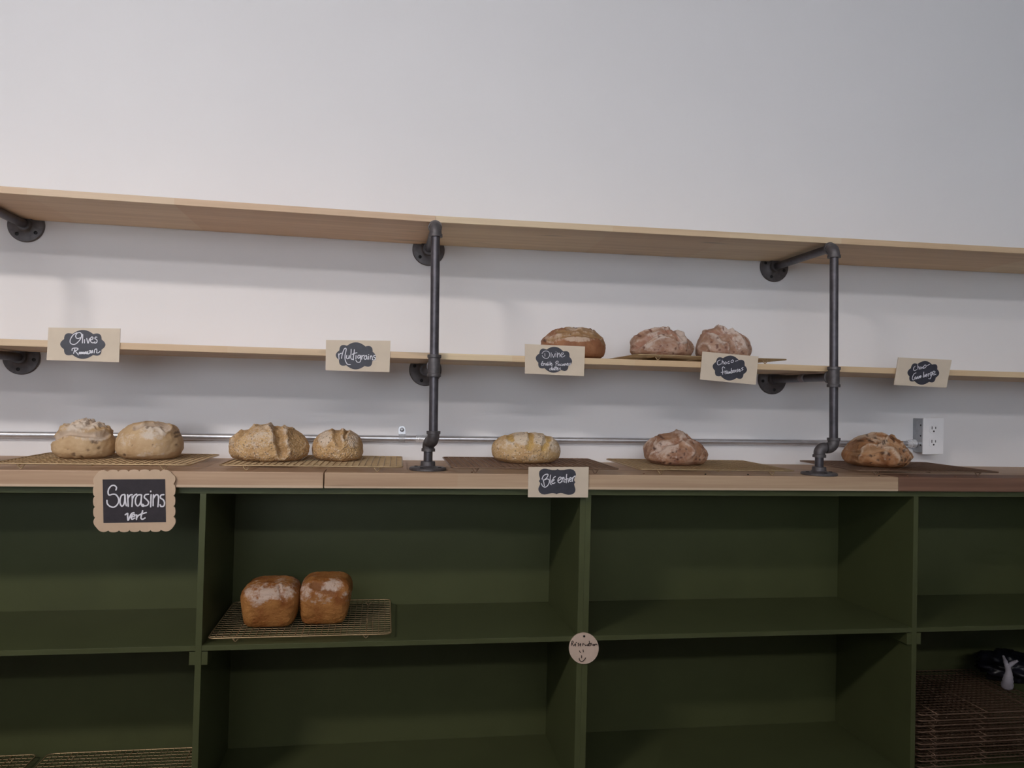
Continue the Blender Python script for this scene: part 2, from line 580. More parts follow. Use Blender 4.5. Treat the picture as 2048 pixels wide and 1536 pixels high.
con = thing('electrical_conduit', 'long grey steel conduit along the wall above the worktop', 'conduit', (0, -.012, cz(0)))
bm = bmesh.new()
sweep(bm, [(-1.9, -.0120, cz(-1.9)), (1.575, -.0120, cz(1.575))], .0083, 20)
obj('pipe', bm, MAT['zinc'], con, 'auto')
bm = bmesh.new()
xa = at_y(832, 873, -.012).x
lathe(bm, (xa, -.0120, cz(xa)), (1, 0, 0), [(0, .0088), (.0006, .0104), (.0100, .0104), (.0108, .0094), (.0165, .0094), (.0172, .0104), (.029, .0104), (.0296, .0088)], 24)
for dx in (.006, .022):
    lathe(bm, (xa + dx, -.0215, cz(xa)), (0, -1, .25), [(0, .0032), (.0035, .0032), (.004, .0026)], 12)
obj('coupling', bm, MAT['zinc_bright'], con, 'auto')
# one-hole strap
xs = at_y(804, 860, -.003).x
zs = cz(xs)
st_ = bmesh.new()
prof = []
for i in range(13):                       # wraps the front of the pipe
    a = -pi / 2 + pi * i / 12 * 1.0
    prof.append((-.0120 - cos(a) * .0098, zs + sin(a) * .0098))
prof = prof + [(-.0045, zs + .0105), (-.0022, zs + .0125)]
vs = []
for y, z in prof:
    w = .0085
    vs.append([st_.verts.new((xs - w, y, z)), st_.verts.new((xs + w, y, z))])
for a, b in zip(vs, vs[1:]):
    st_.faces.new((a[0], a[1], b[1], b[0]))
bmesh.ops.solidify(st_, geom=st_.faces[:], thickness=.0011)
tab = [V((xs + .0095, -.0030, zs + .0118))]
for i in range(15):
    a = pi * i / 14
    tab.append(V((xs + cos(a) * .0095, -.0030, zs + .0245 + sin(a) * .0095)))
tab.append(V((xs - .0095, -.0030, zs + .0118)))
tc_ = sum(tab, V((0, 0, 0))) / len(tab)
f0 = [st_.verts.new(p) for p in tab]
f1 = [st_.verts.new(p + V((0, .0020, 0))) for p in tab]
st_.faces.new(f0)
st_.faces.new(f1[::-1])
for i in range(len(tab)):
    k = (i + 1) % len(tab)
    st_.faces.new((f0[i], f0[k], f1[k], f1[i]))
strap = obj('strap', st_, MAT['zinc_bright'], con)
b_ = bmesh.new()
lathe(b_, (xs, -.0034, zs + .0235), (0, -1, 0), [(0, .0058), (.001, .0058), (.0022, .0044), (.0024, .001)], 18)
obj('screw', b_, MAT['boxsteel'], strap, 'auto')
b_ = bmesh.new()
lathe(b_, (1.560, -.0120, cz(1.56)), (1, 0, 0), [(0, .0090), (.0006, .0108), (.012, .0108), (.013, .0125), (.0205, .0125), (.021, .0135), (.027, .0135), (.0273, .01)], 24)
obj('box_connector', b_, MAT['zinc_bright'], con, 'auto')

ob = thing('power_outlet', 'white double power outlet on a steel box on the wall', 'outlet', (1.62, -.025, ZO + .07))
x0, x1, z0, z1 = 1.5880, 1.6500, ZO + .0710, ZO + .1735
obj('box', box(x0, x1, -.0500, -.0006, z0, z1, .002), MAT['boxsteel'], ob)
for zz in (.022, .05, .082):
    b_ = bmesh.new()
    lathe(b_, (x0 + .0002, -.036, z0 + zz), (-1, 0, 0), [(0, .0028), (.0006, .0028)], 12)
    obj('knockout', b_, MAT['slot'], ob)
pc = [at_y(1846, 836, -.0535), at_y(1887, 836.5, -.0535), at_y(1887, 909, -.0535), at_y(1846, 908.5, -.0535)]
px0, px1 = (pc[0].x + pc[3].x) / 2, (pc[1].x + pc[2].x) / 2
pz0, pz1 = (pc[2].z + pc[3].z) / 2, (pc[0].z + pc[1].z) / 2
plate = obj('cover_plate', box(px0, px1, -.0540, -.0503, pz0, pz1, .0014), MAT['plate'], ob)
for zz in (pz0 + (pz1 - pz0) * .33, pz0 + (pz1 - pz0) * .70):
    b_ = bmesh.new()
    xc = (px0 + px1) / 2
    n = 32
    ring = []
    for k in range(n):
        a = 2 * pi * k / n
        ring.append((xc + max(-.0138, min(.0138, cos(a) * .0172)), zz + sin(a) * .0142))
    lo = [b_.verts.new((x, -.0538, z)) for x, z in ring]
    hi = [b_.verts.new((x, -.0556, z)) for x, z in ring]
    b_.faces.new(hi)
    for k in range(n):
        b_.faces.new((lo[k], lo[(k + 1) % n], hi[(k + 1) % n], hi[k]))
    r = obj('receptacle', b_, MAT['plate'], plate)
    b_ = bmesh.new()
    box(xc - .0072, xc - .0050, -.0561, -.0552, zz - .001, zz + .0075, 0, b_)
    box(xc + .0050, xc + .0070, -.0561, -.0552, zz, zz + .0068, 0, b_)
    lathe(b_, (xc, -.0552, zz - .0068), (0, -1, 0), [(0, .0026), (.0009, .0026)], 14)
    s_ = obj('slots', b_, MAT['slot'], plate)

# ------------------------------------------------------------------ cooling racks
RW, RD = .405, .305
RH = .0130                                   # height of the rim centre above what it stands on

def make_rack(mat, label, loc):
    t = thing('cooling_rack', label, 'wire rack', loc, 'wire cooling racks')
    x, y, z = loc
    bm = bmesh.new()
    r = .014
    loop = []
    for cx, cy, a0 in ((RW / 2 - r, RD / 2 - r, 0), (-RW / 2 + r, RD / 2 - r, 90), (-RW / 2 + r, -RD / 2 + r, 180), (RW / 2 - r, -RD / 2 + r, 270)):
        for i in range(5):
            a = radians(a0 + 22.5 * i)
            loop.append(V((x + cx + cos(a) * r, y + cy + sin(a) * r, z + RH)))
    n = len(loop)
    rings = []
    for i, p in enumerate(loop):
        tg = (loop[(i + 1) % n] - loop[i - 1]).normalized()
        s = tg.cross(V((0, 0, 1)))
        rings.append([bm.verts.new(p + (s * cos(k * pi / 3) + V((0, 0, 1)) * sin(k * pi / 3)) * .0017) for k in range(6)])
    for i in range(n):
        a, b = rings[i], rings[(i + 1) % n]
        for k in range(6):
            bm.faces.new((a[k], a[(k + 1) % 6], b[(k + 1) % 6], b[k]))
    obj('rim', bm, mat, t, True)
    bm = bmesh.new()
    nx = 28
    for i in range(1, nx):
        xx = x - RW / 2 + RW * i / nx
        sweep(bm, [(xx, y - RD / 2, z + RH + .0004), (xx, y + RD / 2, z + RH + .0004)], .00075, 5, False)
    ny = 18
    for i in range(1, ny):
        yy = y - RD / 2 + RD * i / ny
        sweep(bm, [(x - RW / 2, yy, z + RH - .0009), (x + RW / 2, yy, z + RH - .0009)], .00085, 5, False)
    obj('wire_grid', bm, mat, t, True)
    for dx in (-.145, 0, .145):
        bm = bmesh.new()
        sweep(bm, [(x + dx, y - RD / 2, z + RH - .0024), (x + dx, y + RD / 2, z + RH - .0024)], .0014, 6)
        obj('support_bar', bm, mat, t, True)
    for sx in (-1, 1):
        for sy in (-1, 1):
            bm = bmesh.new()
            cx, cy = x + sx * .145, y + sy * (RD / 2 - .012)
            sweep(bm, [(cx - .008, cy, z + RH - .002), (cx - .002, cy, z + .0022), (cx, cy, z + .0014), (cx + .002, cy, z + .0022), (cx + .008, cy, z + RH - .002)], .0013, 6)
            obj('foot', bm, mat, t, True)
    return t

def copy_thing(t, loc, rz, label):
    r = t.copy()
    C.objects.link(r)
    r.location = loc
    r.rotation_euler = (0, 0, rz)
    r['label'] = label
    for ch in t.children:
        c = ch.copy()
        C.objects.link(c)
        c.parent = r
    return r

RZ = WT1
rack_g = make_rack(MAT['rack_gold'], 'gold wire rack under the two olive loaves, behind the scalloped sign', (-.634, -.2025, RZ))
rack_c = make_rack(MAT['rack_copper'], 'dark copper wire rack under the fruited loaf nearest the outlet', (1.398, -.180, RZ))
rack_c.rotation_euler = (0, 0, radians(-1.5))
copy_thing(rack_g, (-.168, -.1985, RZ), radians(-.6), 'wire rack under the large and small seeded loaves')
copy_thing(rack_c, (.348, -.2000, RZ), 0, 'wire rack under the oval loaf, behind the wholewheat sign')
copy_thing(rack_g, (.805, -.1985, RZ), radians(-.5), 'wire rack on the worktop under the single fruited loaf')
xa, xb = at_y(1262, 708, -.30).x, at_y(1592, 716.5, -.30).x
copy_thing(rack_g, ((xa + xb) / 2 + .002, -.1375, Z2T), 0, 'wire rack on the pine shelf under two fruited loaves')
copy_thing(rack_g, (-.1860, -.1800, ZS + .0022), radians(.4), 'gold wire rack under the two tin loaves in the green cubby')
copy_thing(rack_g, (-.6280, -.1740, ZL), radians(-.2), 'gold wire rack in the bottom left cubby, against the divider')
copy_thing(rack_g, (-1.0590, -.1740, ZL), 0, 'gold wire rack in the bottom left cubby, at the left edge of the photo')
SX = 1.5735
NST = 10
ordn = ['lowest', 'second from the bottom', 'third from the bottom', 'fourth from the bottom', 'fifth from the bottom', 'fifth from the top',
        'fourth from the top', 'third from the top', 'second from the top', 'topmost']
random.seed(5)
for i in range(NST):
    w_ = ordn[i]
    copy_thing(rack_c, (SX + random.uniform(-.0035, .0035), -.1785 + random.uniform(-.004, .004), ZL + i * .0150), radians(random.uniform(-.5, .5)),
               'dark copper wire rack, %s of the stack in the lower right cubby' % w_)['group'] = 'stacked wire racks'
ZSTK = ZL + (NST - 1) * .0150 + RH + .0022

# ------------------------------------------------------------------ bag on the stack
def crumple(cx, cy, cz_, sx, sy, sz, seed, n=40, m=24, amp=.30):
    bm = bmesh.new()
    rings = []
    for j in range(m + 1):
        el = -pi / 2 + pi * j / m
        row = []
        for i in range(n):
            az = 2 * pi * i / n
            d = V((cos(el) * cos(az), cos(el) * sin(az), sin(el)))
            q = d * 2.2 + V((seed, seed * 2, 0))
            k = 1 + amp * (abs(noise.noise(q)) * 2 - .5) + amp * .5 * noise.noise(q * 3)
            row.append(bm.verts.new((cx + d.x * sx * k, cy + d.y * sy * k, max(cz_, cz_ + sz * .9 + d.z * sz * k))))
        rings.append(row)
    for a, b in zip(rings, rings[1:]):
        for i in range(n):
            bm.faces.new((a[i], a[(i + 1) % n], b[(i + 1) % n], b[i]))
    bmesh.ops.remove_doubles(bm, verts=bm.verts, dist=1e-5)
    return bm

bag = thing('crumpled_bag', 'crumpled dark plastic bag with a pale torn patch on the rack stack', 'bag', (1.80, -.13, ZSTK))
obj('bag_body', crumple(1.83, -.115, ZSTK, .085, .075, .040, 3.3), MAT['bag'], bag, True)
b_ = bmesh.new()
def patch(px_pts, rad):
    pts = catmull([tuple(at_y(px, py, -.200 + .008 * math.sin(i * 1.9))) for i, (px, py) in enumerate(px_pts)], 5)
    n_ = len(pts)
    rr = []
    for i in range(n_):
        f = i / (n_ - 1) * (len(rad) - 1)
        k = min(int(f), len(rad) - 2)
        rr.append((rad[k] + (rad[k + 1] - rad[k]) * (f - k)) * (1 + .25 * noise.noise(V((i * .9, 0, 0)))))
    sweep(b_, pts, rr, 10)
patch([(2006, 1329), (2012, 1344), (2017, 1360), (2016, 1375), (2014, 1389)], [.003, .006, .008, .013, .016])
patch([(2015, 1352), (2024, 1344), (2035, 1339)], [.006, .006, .003])
mz = min(v.co.z for v in b_.verts)
bmesh.ops.translate(b_, vec=V((0, 0, ZSTK - mz)), verts=b_.verts)
obj('pale_patch', b_, MAT['pale'], bag, True)

# ------------------------------------------------------------------ loaves
def smooth(e0, e1, x):
    t = max(0, min(1, (x - e0) / (e1 - e0)))
    return t * t * (3 - 2 * t)

def seg_dist(p, pts):
    best, side = 9, 0
    for a, b in zip(pts, pts[1:]):
        ax, ay = a
        bx, by = b
        dx, dy = bx - ax, by - ay
        t = max(0, min(1, ((p[0] - ax) * dx + (p[1] - ay) * dy) / (dx * dx + dy * dy + 1e-12)))
        ex, ey = p[0] - ax - dx * t, p[1] - ay - dy * t
        d = math.hypot(ex, ey)
        if d < best:
            best = d
            side = 1 if dx * ey - dy * ex > 0 else -1
    return best, side

def loaf(name, label, pxbox, yc, zb, mat, group, depth=.95, scores=(), flours=(), nspots=0, tin=False, belly=.36, lump=.03, seed=1.0,
         spots=(), ears=(), lean=0.0, top=None, rot=0.0, fl0=0.0, fulln=.80, sizespot=(.0016, .0034), bulges=(), ridges=0.0):
    """pxbox: outline in the photo; shape features are given over the front view, u in -1..1 across and t in 0..1 up"""
    x0, x1, y0, y1 = pxbox
    ym = (y0 + y1) / 2
    a, b = at_y(x0, ym, yc), at_y(x1, ym, yc)
    w = (b - a).length
    xc = (a.x + b.x) / 2
    tz = at_y((x0 + x1) / 2, y0, yc if top is None else top).z
    h = tz - zb
    ta = (xc - CAM.x) / (yc - CAM.y)          # seen at a slant, the outline is wider than the loaf
    if not tin:
        w /= math.sqrt(1 + (depth * ta) ** 2)
        w *= .985
    d = w * depth if depth < 3 else depth - 3
    n, m = 144, 84
    rnd = random.Random(int(seed * 977))
    sp = list(spots)
    for _ in range(nspots):
        sp.append((rnd.uniform(-.92, .92), rnd.uniform(.08, .95), rnd.uniform(*sizespot), rnd.choice((-1, -1, 1))))
    bm = bmesh.new()
    lf = bm.verts.layers.float.new('flour')
    lc = bm.verts.layers.float.new('cut')
    ls = bm.verts.layers.float.new('spot')
    rings = []
    so = V((seed * 3.1, seed * 1.7, seed * 5.3))
    for j in range(m + 1):
        s = -1 + 2 * j / m
        el = s * pi / 2
        row = []
        for i in range(n):
            az = 2 * pi * i / n
            ca, sa = cos(az), sin(az)
            ce, se = max(cos(el), 0), sin(el)
            if tin:
                q = .42
                ux = math.copysign(abs(ca) ** q, ca)
                uy = math.copysign(abs(sa) ** q, sa)
                nl = (abs(ux) ** 5 + abs(uy) ** 5) ** .2
                ux, uy = ux / nl, uy / nl
                if se >= 0:
                    r = ce ** .55
                    t = belly + (1 - belly) * se ** .92
                else:
                    r = (ce ** .16) * (1 - .10 * abs(se))
                    t = belly * (1 - abs(se) ** .8)
            else:
                ux, uy = ca, sa
                if se >= 0:
                    r = ce ** fulln
                    t = belly + (1 - belly) * se ** 1.0
                else:
                    r = ce ** .42
                    t = belly * (1 - abs(se) ** .62)
            u, v = ux * r, uy * r
            P = V((u * w / 2, v * d / 2, t * h))
            nv = V((ux * ce / w, uy * ce / d, se / (h * 1.5)))
            nv = nv.normalized() if nv.length > 1e-9 else V((0, 0, 1 if se > 0 else -1))
            q = P / .1
            k = lump * w * (noise.noise(q * 1.3 + so) * .9 + .5 * noise.noise(q * 3.1 + so))
            fine = .0011 * noise.noise(q * 11 + so) + .0008 * noise.noise(q * 23 + so)
            fl, ct, st = fl0, 0.0, 0.0
            pm = (P.x, P.z)
            front = smooth(.25, -.15, v)
            if ridges:
                rg = 1 - abs(noise.noise(q * 1.55 + so * 1.3 + V((0, 0, .35 * noise.noise(q * 3 + so)))))
                rr_ = smooth(.86, .99, rg) * smooth(.12, .35, t)
                k += ridges * (rr_ - .35 * smooth(.80, .60, rg))
                fl += .75 * rr_
            wob = .004 * noise.noise(q * 4 + so)
            for pts, wd, dep in scores:
                dd, side = seg_dist(pm, [(p[0] * w / 2, p[1] * h) for p in pts])
                dd += wob
                g = max(0, 1 - (dd / wd) ** 2) if dd < wd else 0
                k -= dep * g * (.35 + .65 * front)
                ct = max(ct, smooth(1.05, .7, dd / wd) * (.2 + .8 * front))
                rim = math.exp(-((dd - wd * 1.12) / (wd * .30 + .0012)) ** 2)
                k += dep * .45 * rim * (.7 + .6 * noise.noise(q * 9 + so)) * front
                fl += .35 * rim
            for (fu, ft, ru, rt, amt) in flours:
                e = ((u - fu) / ru) ** 2 + ((t - ft) / rt) ** 2
                fl += amt * smooth(1.25, .25, e)
            for (bu, bt, rr, amt) in bulges:
                e = ((u - bu) * w / 2) ** 2 + ((t - bt) * h) ** 2
                k += amt * math.exp(-e / rr ** 2)
            for (eu, et, er, eh) in ears:
                e = ((u - eu) * w / 2) ** 2 + ((t - et) * h) ** 2
                k += eh * math.exp(-e / er ** 2) * (.55 + .9 * abs(noise.noise(q * 10 + so)))
            for (su, st_, sr, sg) in sp:
                e = math.hypot((u - su) * w / 2, (t - st_) * h) * (1 + .55 * noise.noise(q * 14 + so))
                if e < sr * 2 and v < .3:
                    g = smooth(1.5, .6, e / sr)
                    st = max(st, smooth(1.25, .75, e / sr))
                    k += sg * sr * .45 * g
            if t < .06:
                k *= t / .06
            P = P + nv * (k + fine)
            P.x += lean * P.z
            P.z = max(P.z, 0)
            if rot:
                P = Matrix.Rotation(rot, 3, 'Z') @ P
            ve = bm.verts.new(P + V((xc, yc, zb)))
            ve[lf] = max(0, min(1.5, fl * smooth(.02, .2, t)))
            ve[lc] = min(1, ct)
            ve[ls] = min(1, st)
            row.append(ve)
            if j in (0, m):
                break
        rings.append(row)
    for ra, rb in zip(rings, rings[1:]):
        for i in range(n):
            a1, a2 = ra[i % len(ra)], ra[(i + 1) % len(ra)]
            b1, b2 = rb[i % len(rb)], rb[(i + 1) % len(rb)]
            f = [a1]
            for x in (a2, b2, b1):
                if x not in f:
                    f.append(x)
            if len(f) > 2:
                bm.faces.new(f)
    o = obj(name, bm, mat, None, True, origin=(xc, yc, zb))
    return tag(o, label, 'bread', group)

TAN1, TAN2 = (.46, .27, .115), (.60, .40, .195)
FL = (.80, .73, .66)
MB_olive = m_bread('olive_crust', (.48, .315, .165), (.62, .445, .265), (.70, .615, .53), (.62, .48, .36), spotcol=(.16, .10, .06), grit=.25)
MB_seed = m_bread('seeded_crust', (.50, .30, .135), (.66, .44, .22), (.72, .61, .50), (.54, .34, .16), seeds=.75, seedcol=(.72, .57, .43), grit=.8)
MB_oval = m_bread('wholewheat_crust', (.52, .32, .15), (.64, .44, .23), (.76, .65, .52), (.68, .44, .16), seeds=.5, seedcol=(.72, .57, .40), grit=.55)
MB_choc = m_bread('fruited_crust', (.24, .105, .060), (.43, .245, .145), (.62, .49, .41), (.36, .18, .11), vein=.25, spotcol=(.075, .032, .025), grit=.5)
MB_chocp = m_bread('fruited_pale_crust', (.29, .145, .092), (.46, .285, .195), (.66, .55, .48), (.42, .22, .15), vein=.3, spotcol=(.13, .045, .03), grit=.5)
MB_cran = m_bread('cranberry_crust', (.27, .10, .035), (.47, .25, .12), (.62, .47, .35), (.50, .28, .14), vein=.15, spotcol=(.045, .02, .015), grit=.6)
MB_div = m_bread('maple_crust', (.22, .085, .040), (.36, .165, .080), (.62, .48, .37), (.40, .235, .115), spotcol=(.07, .03, .02), grit=.35)
MB_tin = m_bread('tin_crust', (.26, .085, .020), (.45, .205, .06), (.66, .53, .45), (.28, .11, .035), spotcol=(.14, .06, .02), grit=1.0, gloss=.60)

ZR = RZ + RH + .0006
G1 = 'round loaves on the worktop'
loaf('olive_bread', 'floury olive loaf with a craggy torn top, leftmost on the worktop', (104, 234, 849, 918), -.190, ZR, MB_olive, G1,
     scores=[([(-.97, .50), (-.62, .68), (-.2, .80), (.25, .74), (.8, .68)], .007, .006)],
     flours=[(.1, 1.02, 1.0, .20, 1.0), (-.75, .08, .5, .15, .5), (.55, .60, .35, .16, .4)], seed=1.1, lump=.03,
     ears=[(-.55, .88, .010, .010), (-.15, .98, .012, .013), (.10, 1.0, .008, .016), (.42, .95, .010, .012), (.68, .80, .012, .008)], belly=.40,
     spots=[(-.40, .62, .002, -1), (.55, .52, .0035, -1), (.62, .50, .003, -1), (.42, .28, .003, -1), (-.03, .12, .0035, -1), (.20, .06, .003, -1), (.70, .33, .0025, -1), (-.2, .30, .0015, -1)])
loaf('olive_bread', 'smooth olive loaf with a pale floured patch, right of the craggy one', (231, 368, 842, 920), -.195, ZR, MB_olive, G1,
     scores=[([(-.25, .84), (.05, .93), (.45, .96), (.62, .80)], .006, .005)],
     flours=[(.32, .72, .42, .22, .95), (-.45, .52, .55, .2, .4), (0, 0.1, .8, .12, .4), (.5, .3, .35, .2, .35)], seed=2.3, lump=.028, belly=.40,
     ears=[(.66, .80, .010, .006)],
     spots=[(.10, .85, .0032, -1), (.25, .88, .0025, -1), (.90, .62, .003, -1), (.92, .38, .0025, -1), (-.55, .12, .0032, -1), (-.25, .38, .002, -1), (.35, .42, .002, -1), (.86, .72, .003, -1)])
loaf('seeded_bread', 'large seed-crusted loaf with a deep split, left of the small seeded one', (457, 622, 850, 926), -.200, ZR, MB_seed, G1, depth=.86,
     scores=[([(.16, 1.0), (.30, .78), (.36, .52), (.42, .30)], .012, .015), ([(-.40, 1.02), (-.62, .82), (-.85, .55)], .007, .007), ([(.62, .95), (.72, .7), (.72, .5)], .016, .003)],
     flours=[(-.1, .75, .42, .4, .6), (-.6, .35, .5, .3, .25), (.2, .15, .7, .2, .25)], seed=3.7, lump=.030, belly=.40,
     ears=[(-.38, .97, .007, .007), (.16, .97, .007, .006), (.52, .9, .008, .005)], bulges=[(-.05, .7, .030, .006)])
loaf('seeded_bread', 'small round seed-crusted loaf with two slashes', (623, 727, 858, 923), -.185, ZR, MB_seed, G1, depth=1.0,
     scores=[([(-.05, 1.0), (.02, .80), (.10, .55)], .010, .006), ([(.38, 1.0), (.30, .75)], .006, .006)],
     flours=[(-.48, .72, .34, .30, 1.1), (.62, .72, .3, .35, .8), (-.3, .3, .6, .2, .25)], seed=4.9, lump=.030, belly=.42)
loaf('oval_bread', 'oval wholewheat loaf with three slashes, behind the sign on the worktop edge', (982, 1121, 865, 929), -.195, ZR, MB_oval, G1, depth=.72,
     scores=[([(-.46, 1.0), (-.54, .78)], .009, .0045), ([(.12, 1.02), (.02, .82), (-.02, .55)], .010, .005), ([(.60, .92), (.46, .68), (.40, .5)], .010, .005)],
     flours=[(-.22, .86, .24, .28, 1.2), (.33, .86, .22, .26, 1.1), (-.65, .62, .3, .2, .6), (.8, .62, .25, .3, .8), (-.1, .22, .9, .14, .4)], seed=5.2, lump=.018, belly=.46)
loaf('fruited_bread', 'reddish brown fruited loaf alone on a rack, middle right of the worktop', (1286, 1413, 868, 931), -.190, ZR, MB_choc, G1, depth=.95,
     scores=[([(-.85, .45), (-.55, .72), (-.1, .86), (.25, .92)], .006, .005), ([(.25, .95), (.6, .75), (.82, .5)], .005, .005)],
     flours=[(-.5, .62, .42, .24, .9), (-.75, .3, .25, .25, .5), (0, .05, .8, .08, .3), (.3, .8, .4, .2, .3)], seed=6.4, lump=.045, ridges=.0045, nspots=26, belly=.28, fulln=.84,
     ears=[(.12, 1.0, .010, .007), (.3, .96, .008, .006)])
loaf('fruited_bread', 'dark berry-studded loaf on the dark rack left of the power outlet', (1686, 1821, 869, 936), -.190, ZR, MB_cran, G1, depth=.95,
     scores=[([(-.95, .42), (-.5, .55), (0, .55), (.2, .30)], .006, .006), ([(-.45, .98), (.05, .85), (.5, .66)], .006, .006), ([(.55, .9), (.75, .55)], .005, .005)],
     flours=[(-.3, .85, .3, .2, .8), (.15, .5, .4, .2, .35), (.6, .3, .25, .2, .35)], seed=7.9, lump=.04, ridges=.007, nspots=55, belly=.28, fulln=.98, sizespot=(.002, .0045))
G2 = 'round loaves on the pine shelf'
loaf('maple_bread', 'golden brown loaf with a smooth dark side, behind a sign on the pine shelf', (1082, 1211, 654, 718), -.165, Z2T, MB_div, G2, depth=.98,
     scores=[([(-.85, .55), (-.4, .70), (.15, .72), (.62, .68), (.85, .5)], .0065, .003), ([(-.35, .92), (.1, .97), (.5, .88)], .006, .004), ([(-.6, .8), (-.1, .86), (.4, .84), (.7, .7)], .007, .003)],
     flours=[(-.05, .56, .48, .09, 1.2), (-.05, .98, .3, .10, .9), (-.75, .6, .2, .2, .5)], seed=8.3, lump=.022, belly=.36, fulln=.86,
     spots=[(-.28, .74, .002, -1), (-.93, .52, .003, 1), (.0, .98, .003, 1), (.45, .9, .003, 1)], ears=[(-.9, .55, .006, .004), (.42, .9, .006, .004)])
loaf('fruited_bread', 'floury reddish loaf on the shelf rack, left of its twin', (1257, 1384, 658, 722), -.165, Z2T + RH + .0006, MB_chocp, G2, depth=.95,
     scores=[([(-.95, .3), (-.6, .65), (-.25, .86), (.1, .9)], .006, .006), ([(.05, 1.0), (.3, .7), (.35, .3)], .0045, .004), ([(.30, .98), (.62, .72), (.72, .35)], .006, .007)],
     flours=[(-.3, .72, .3, .2, .7), (.5, .72, .2, .35, .9), (-.5, .3, .4, .25, .4)], seed=9.6, lump=.04, ridges=.0065, nspots=20, belly=.25, fulln=.90)
loaf('fruited_bread', 'floury reddish loaf on the shelf rack, behind the tilted sign', (1388, 1499, 656, 722), -.165, Z2T + RH + .0006, MB_chocp, G2, depth=1.0,
     scores=[([(-.7, .8), (-.2, .82), (.1, .95)], .006, .005), ([(.15, .95), (.5, .85), (.8, .55)], .006, .006), ([(0, .7), (.25, .35)], .004, .004)],
     flours=[(.05, .92, .35, .16, .8), (.35, .5, .35, .3, .7), (-.5, .5, .3, .3, .3)], seed=10.5, lump=.045, ridges=.0065, nspots=24, belly=.25, fulln=.90)
ZT = ZS + .0022 + RH + .0006
G3 = 'tin loaves in the green cubby'
loaf('tin_bread', 'left tin loaf in the green cubby, floured top with two slashes', (487, 600, 1160, 1260), -.215, ZT, MB_tin, G3, depth=3.135, tin=True, belly=.62,
     scores=[([(-.18, .93), (.02, .74), (.18, .68)], .004, .004), ([(.35, .93), (.42, .76), (.58, .66)], .004, .004)],
     flours=[(-.35, .80, .60, .20, .72), (.30, .84, .55, .18, .72), (-.35, .62, .3, .14, .45), (.75, .8, .25, .16, .4)], seed=11.2, lump=.028, top=-.225)
loaf('tin_bread', 'right tin loaf in the green cubby, taller with a split golden top', (597, 701, 1150, 1259), -.205, ZT, MB_tin, G3, depth=3.125, tin=True, belly=.64,
     scores=[([(-.45, .86), (-.1, .80), (.25, .72)], .010, .004)],
     flours=[(.3, .86, .45, .14, .95), (-.75, .72, .3, .2, .65), (-.1, .60, .5, .14, .4), (.8, .62, .25, .14, .5)], seed=12.8, lump=.026, top=-.215, lean=.05)

# ------------------------------------------------------------------ chalk signs
def slab(outline, n, d0, d1):
    """flat solid: outline points (star-shaped about their centre) pushed along n from d0 to d1"""
    bm = bmesh.new()
    ctr = sum(outline, V((0, 0, 0))) / len(outline)
    lo = [bm.verts.new(p + n * d0) for p in outline]
    hi = [bm.verts.new(p + n * d1) for p in outline]
    cl, ch = bm.verts.new(ctr + n * d0), bm.verts.new(ctr + n * d1)
    k = len(outline)
    for i in range(k):
        j = (i + 1) % k
        bm.faces.new((cl, lo[j], lo[i]))
        bm.faces.new((ch, hi[i], hi[j]))
        bm.faces.new((lo[i], lo[j], hi[j], hi[i]))
    return bm

def lettering(strokes, to3, n, width, d):
    bm = bmesh.new()
    piece = [0]
    def lift():
        piece[0] += 1
        return d + .0003 + piece[0] * 1.6e-6
    for s in strokes:
        if len(s) == 1:
            s = [s[0], (s[0][0] + .4, s[0][1] + .4)]
        pts = [to3(*p) for p in catmull(s)]
        q = [pts[0]]
        for p in pts[1:]:
            if (p - q[-1]).length > 2e-5:
                q.append(p)
        if len(q) < 2:
            q.append(q[0] + V((3e-4, 0, 0)))
        # a flat ribbon with rounded ends
        ring = []
        m = len(q)
        left, right = [], []
        for i, p in enumerate(q):
            t = (q[min(i + 1, m - 1)] - q[max(i - 1, 0)])
            t = t.normalized() if t.length > 1e-9 else V((1, 0, 0))
            sd = n.cross(t).normalized() * width / 2
            left.append(p + sd)
            right.append(p - sd)
        for i in range(m - 1):
            f = [left[i], right[i], right[i + 1], left[i + 1]]
            hh = lift()
            a = [bm.verts.new(v + n * hh) for v in f]
            c = [bm.verts.new(v + n * d) for v in f]
            bm.faces.new(a)
            for k in range(4):
                bm.faces.new((c[k], c[(k + 1) % 4], a[(k + 1) % 4], a[k]))
        for p in (q[0], q[-1]) + tuple(q[1:-1]):
            cvs = []
            hh = lift()
            t = V((1, 0, 0)) - n * n.x
            t.normalize()
            w = n.cross(t)
            for k in range(8):
                a = 2 * pi * k / 8
                cvs.append(bm.verts.new(p + (t * cos(a) + w * sin(a)) * width / 2 + n * hh))
            bm.faces.new(cvs)
    return bm

def cloud(cx, cy, hw, hh, rot=0.0, shear=0.0):
    cusp = [(-.46, -.72), (.46, -.72), (.83, -.35), (.83, .35), (.46, .72), (-.46, .72), (-.83, .35), (-.83, -.35)]
    apex = [(0, -1.0), (.74, -.72), (1.0, 0), (.74, .72), (0, 1.0), (-.74, .72), (-1.0, 0), (-.74, -.72)]
    out = []
    for i in range(8):
        a, b, m = cusp[i], cusp[(i + 1) % 8], apex[i]
        ctl = (2 * m[0] - (a[0] + b[0]) / 2, 2 * m[1] - (a[1] + b[1]) / 2)
        for s in range(9):
            t = s / 9
            x = (1 - t) ** 2 * a[0] + 2 * t * (1 - t) * ctl[0] + t * t * b[0]
            y = (1 - t) ** 2 * a[1] + 2 * t * (1 - t) * ctl[1] + t * t * b[1]
            x, y = x * hw, y * hh
            out.append((cx + x * cos(rot) - y * sin(rot) - shear * y, cy + x * sin(rot) + y * cos(rot)))
    return out

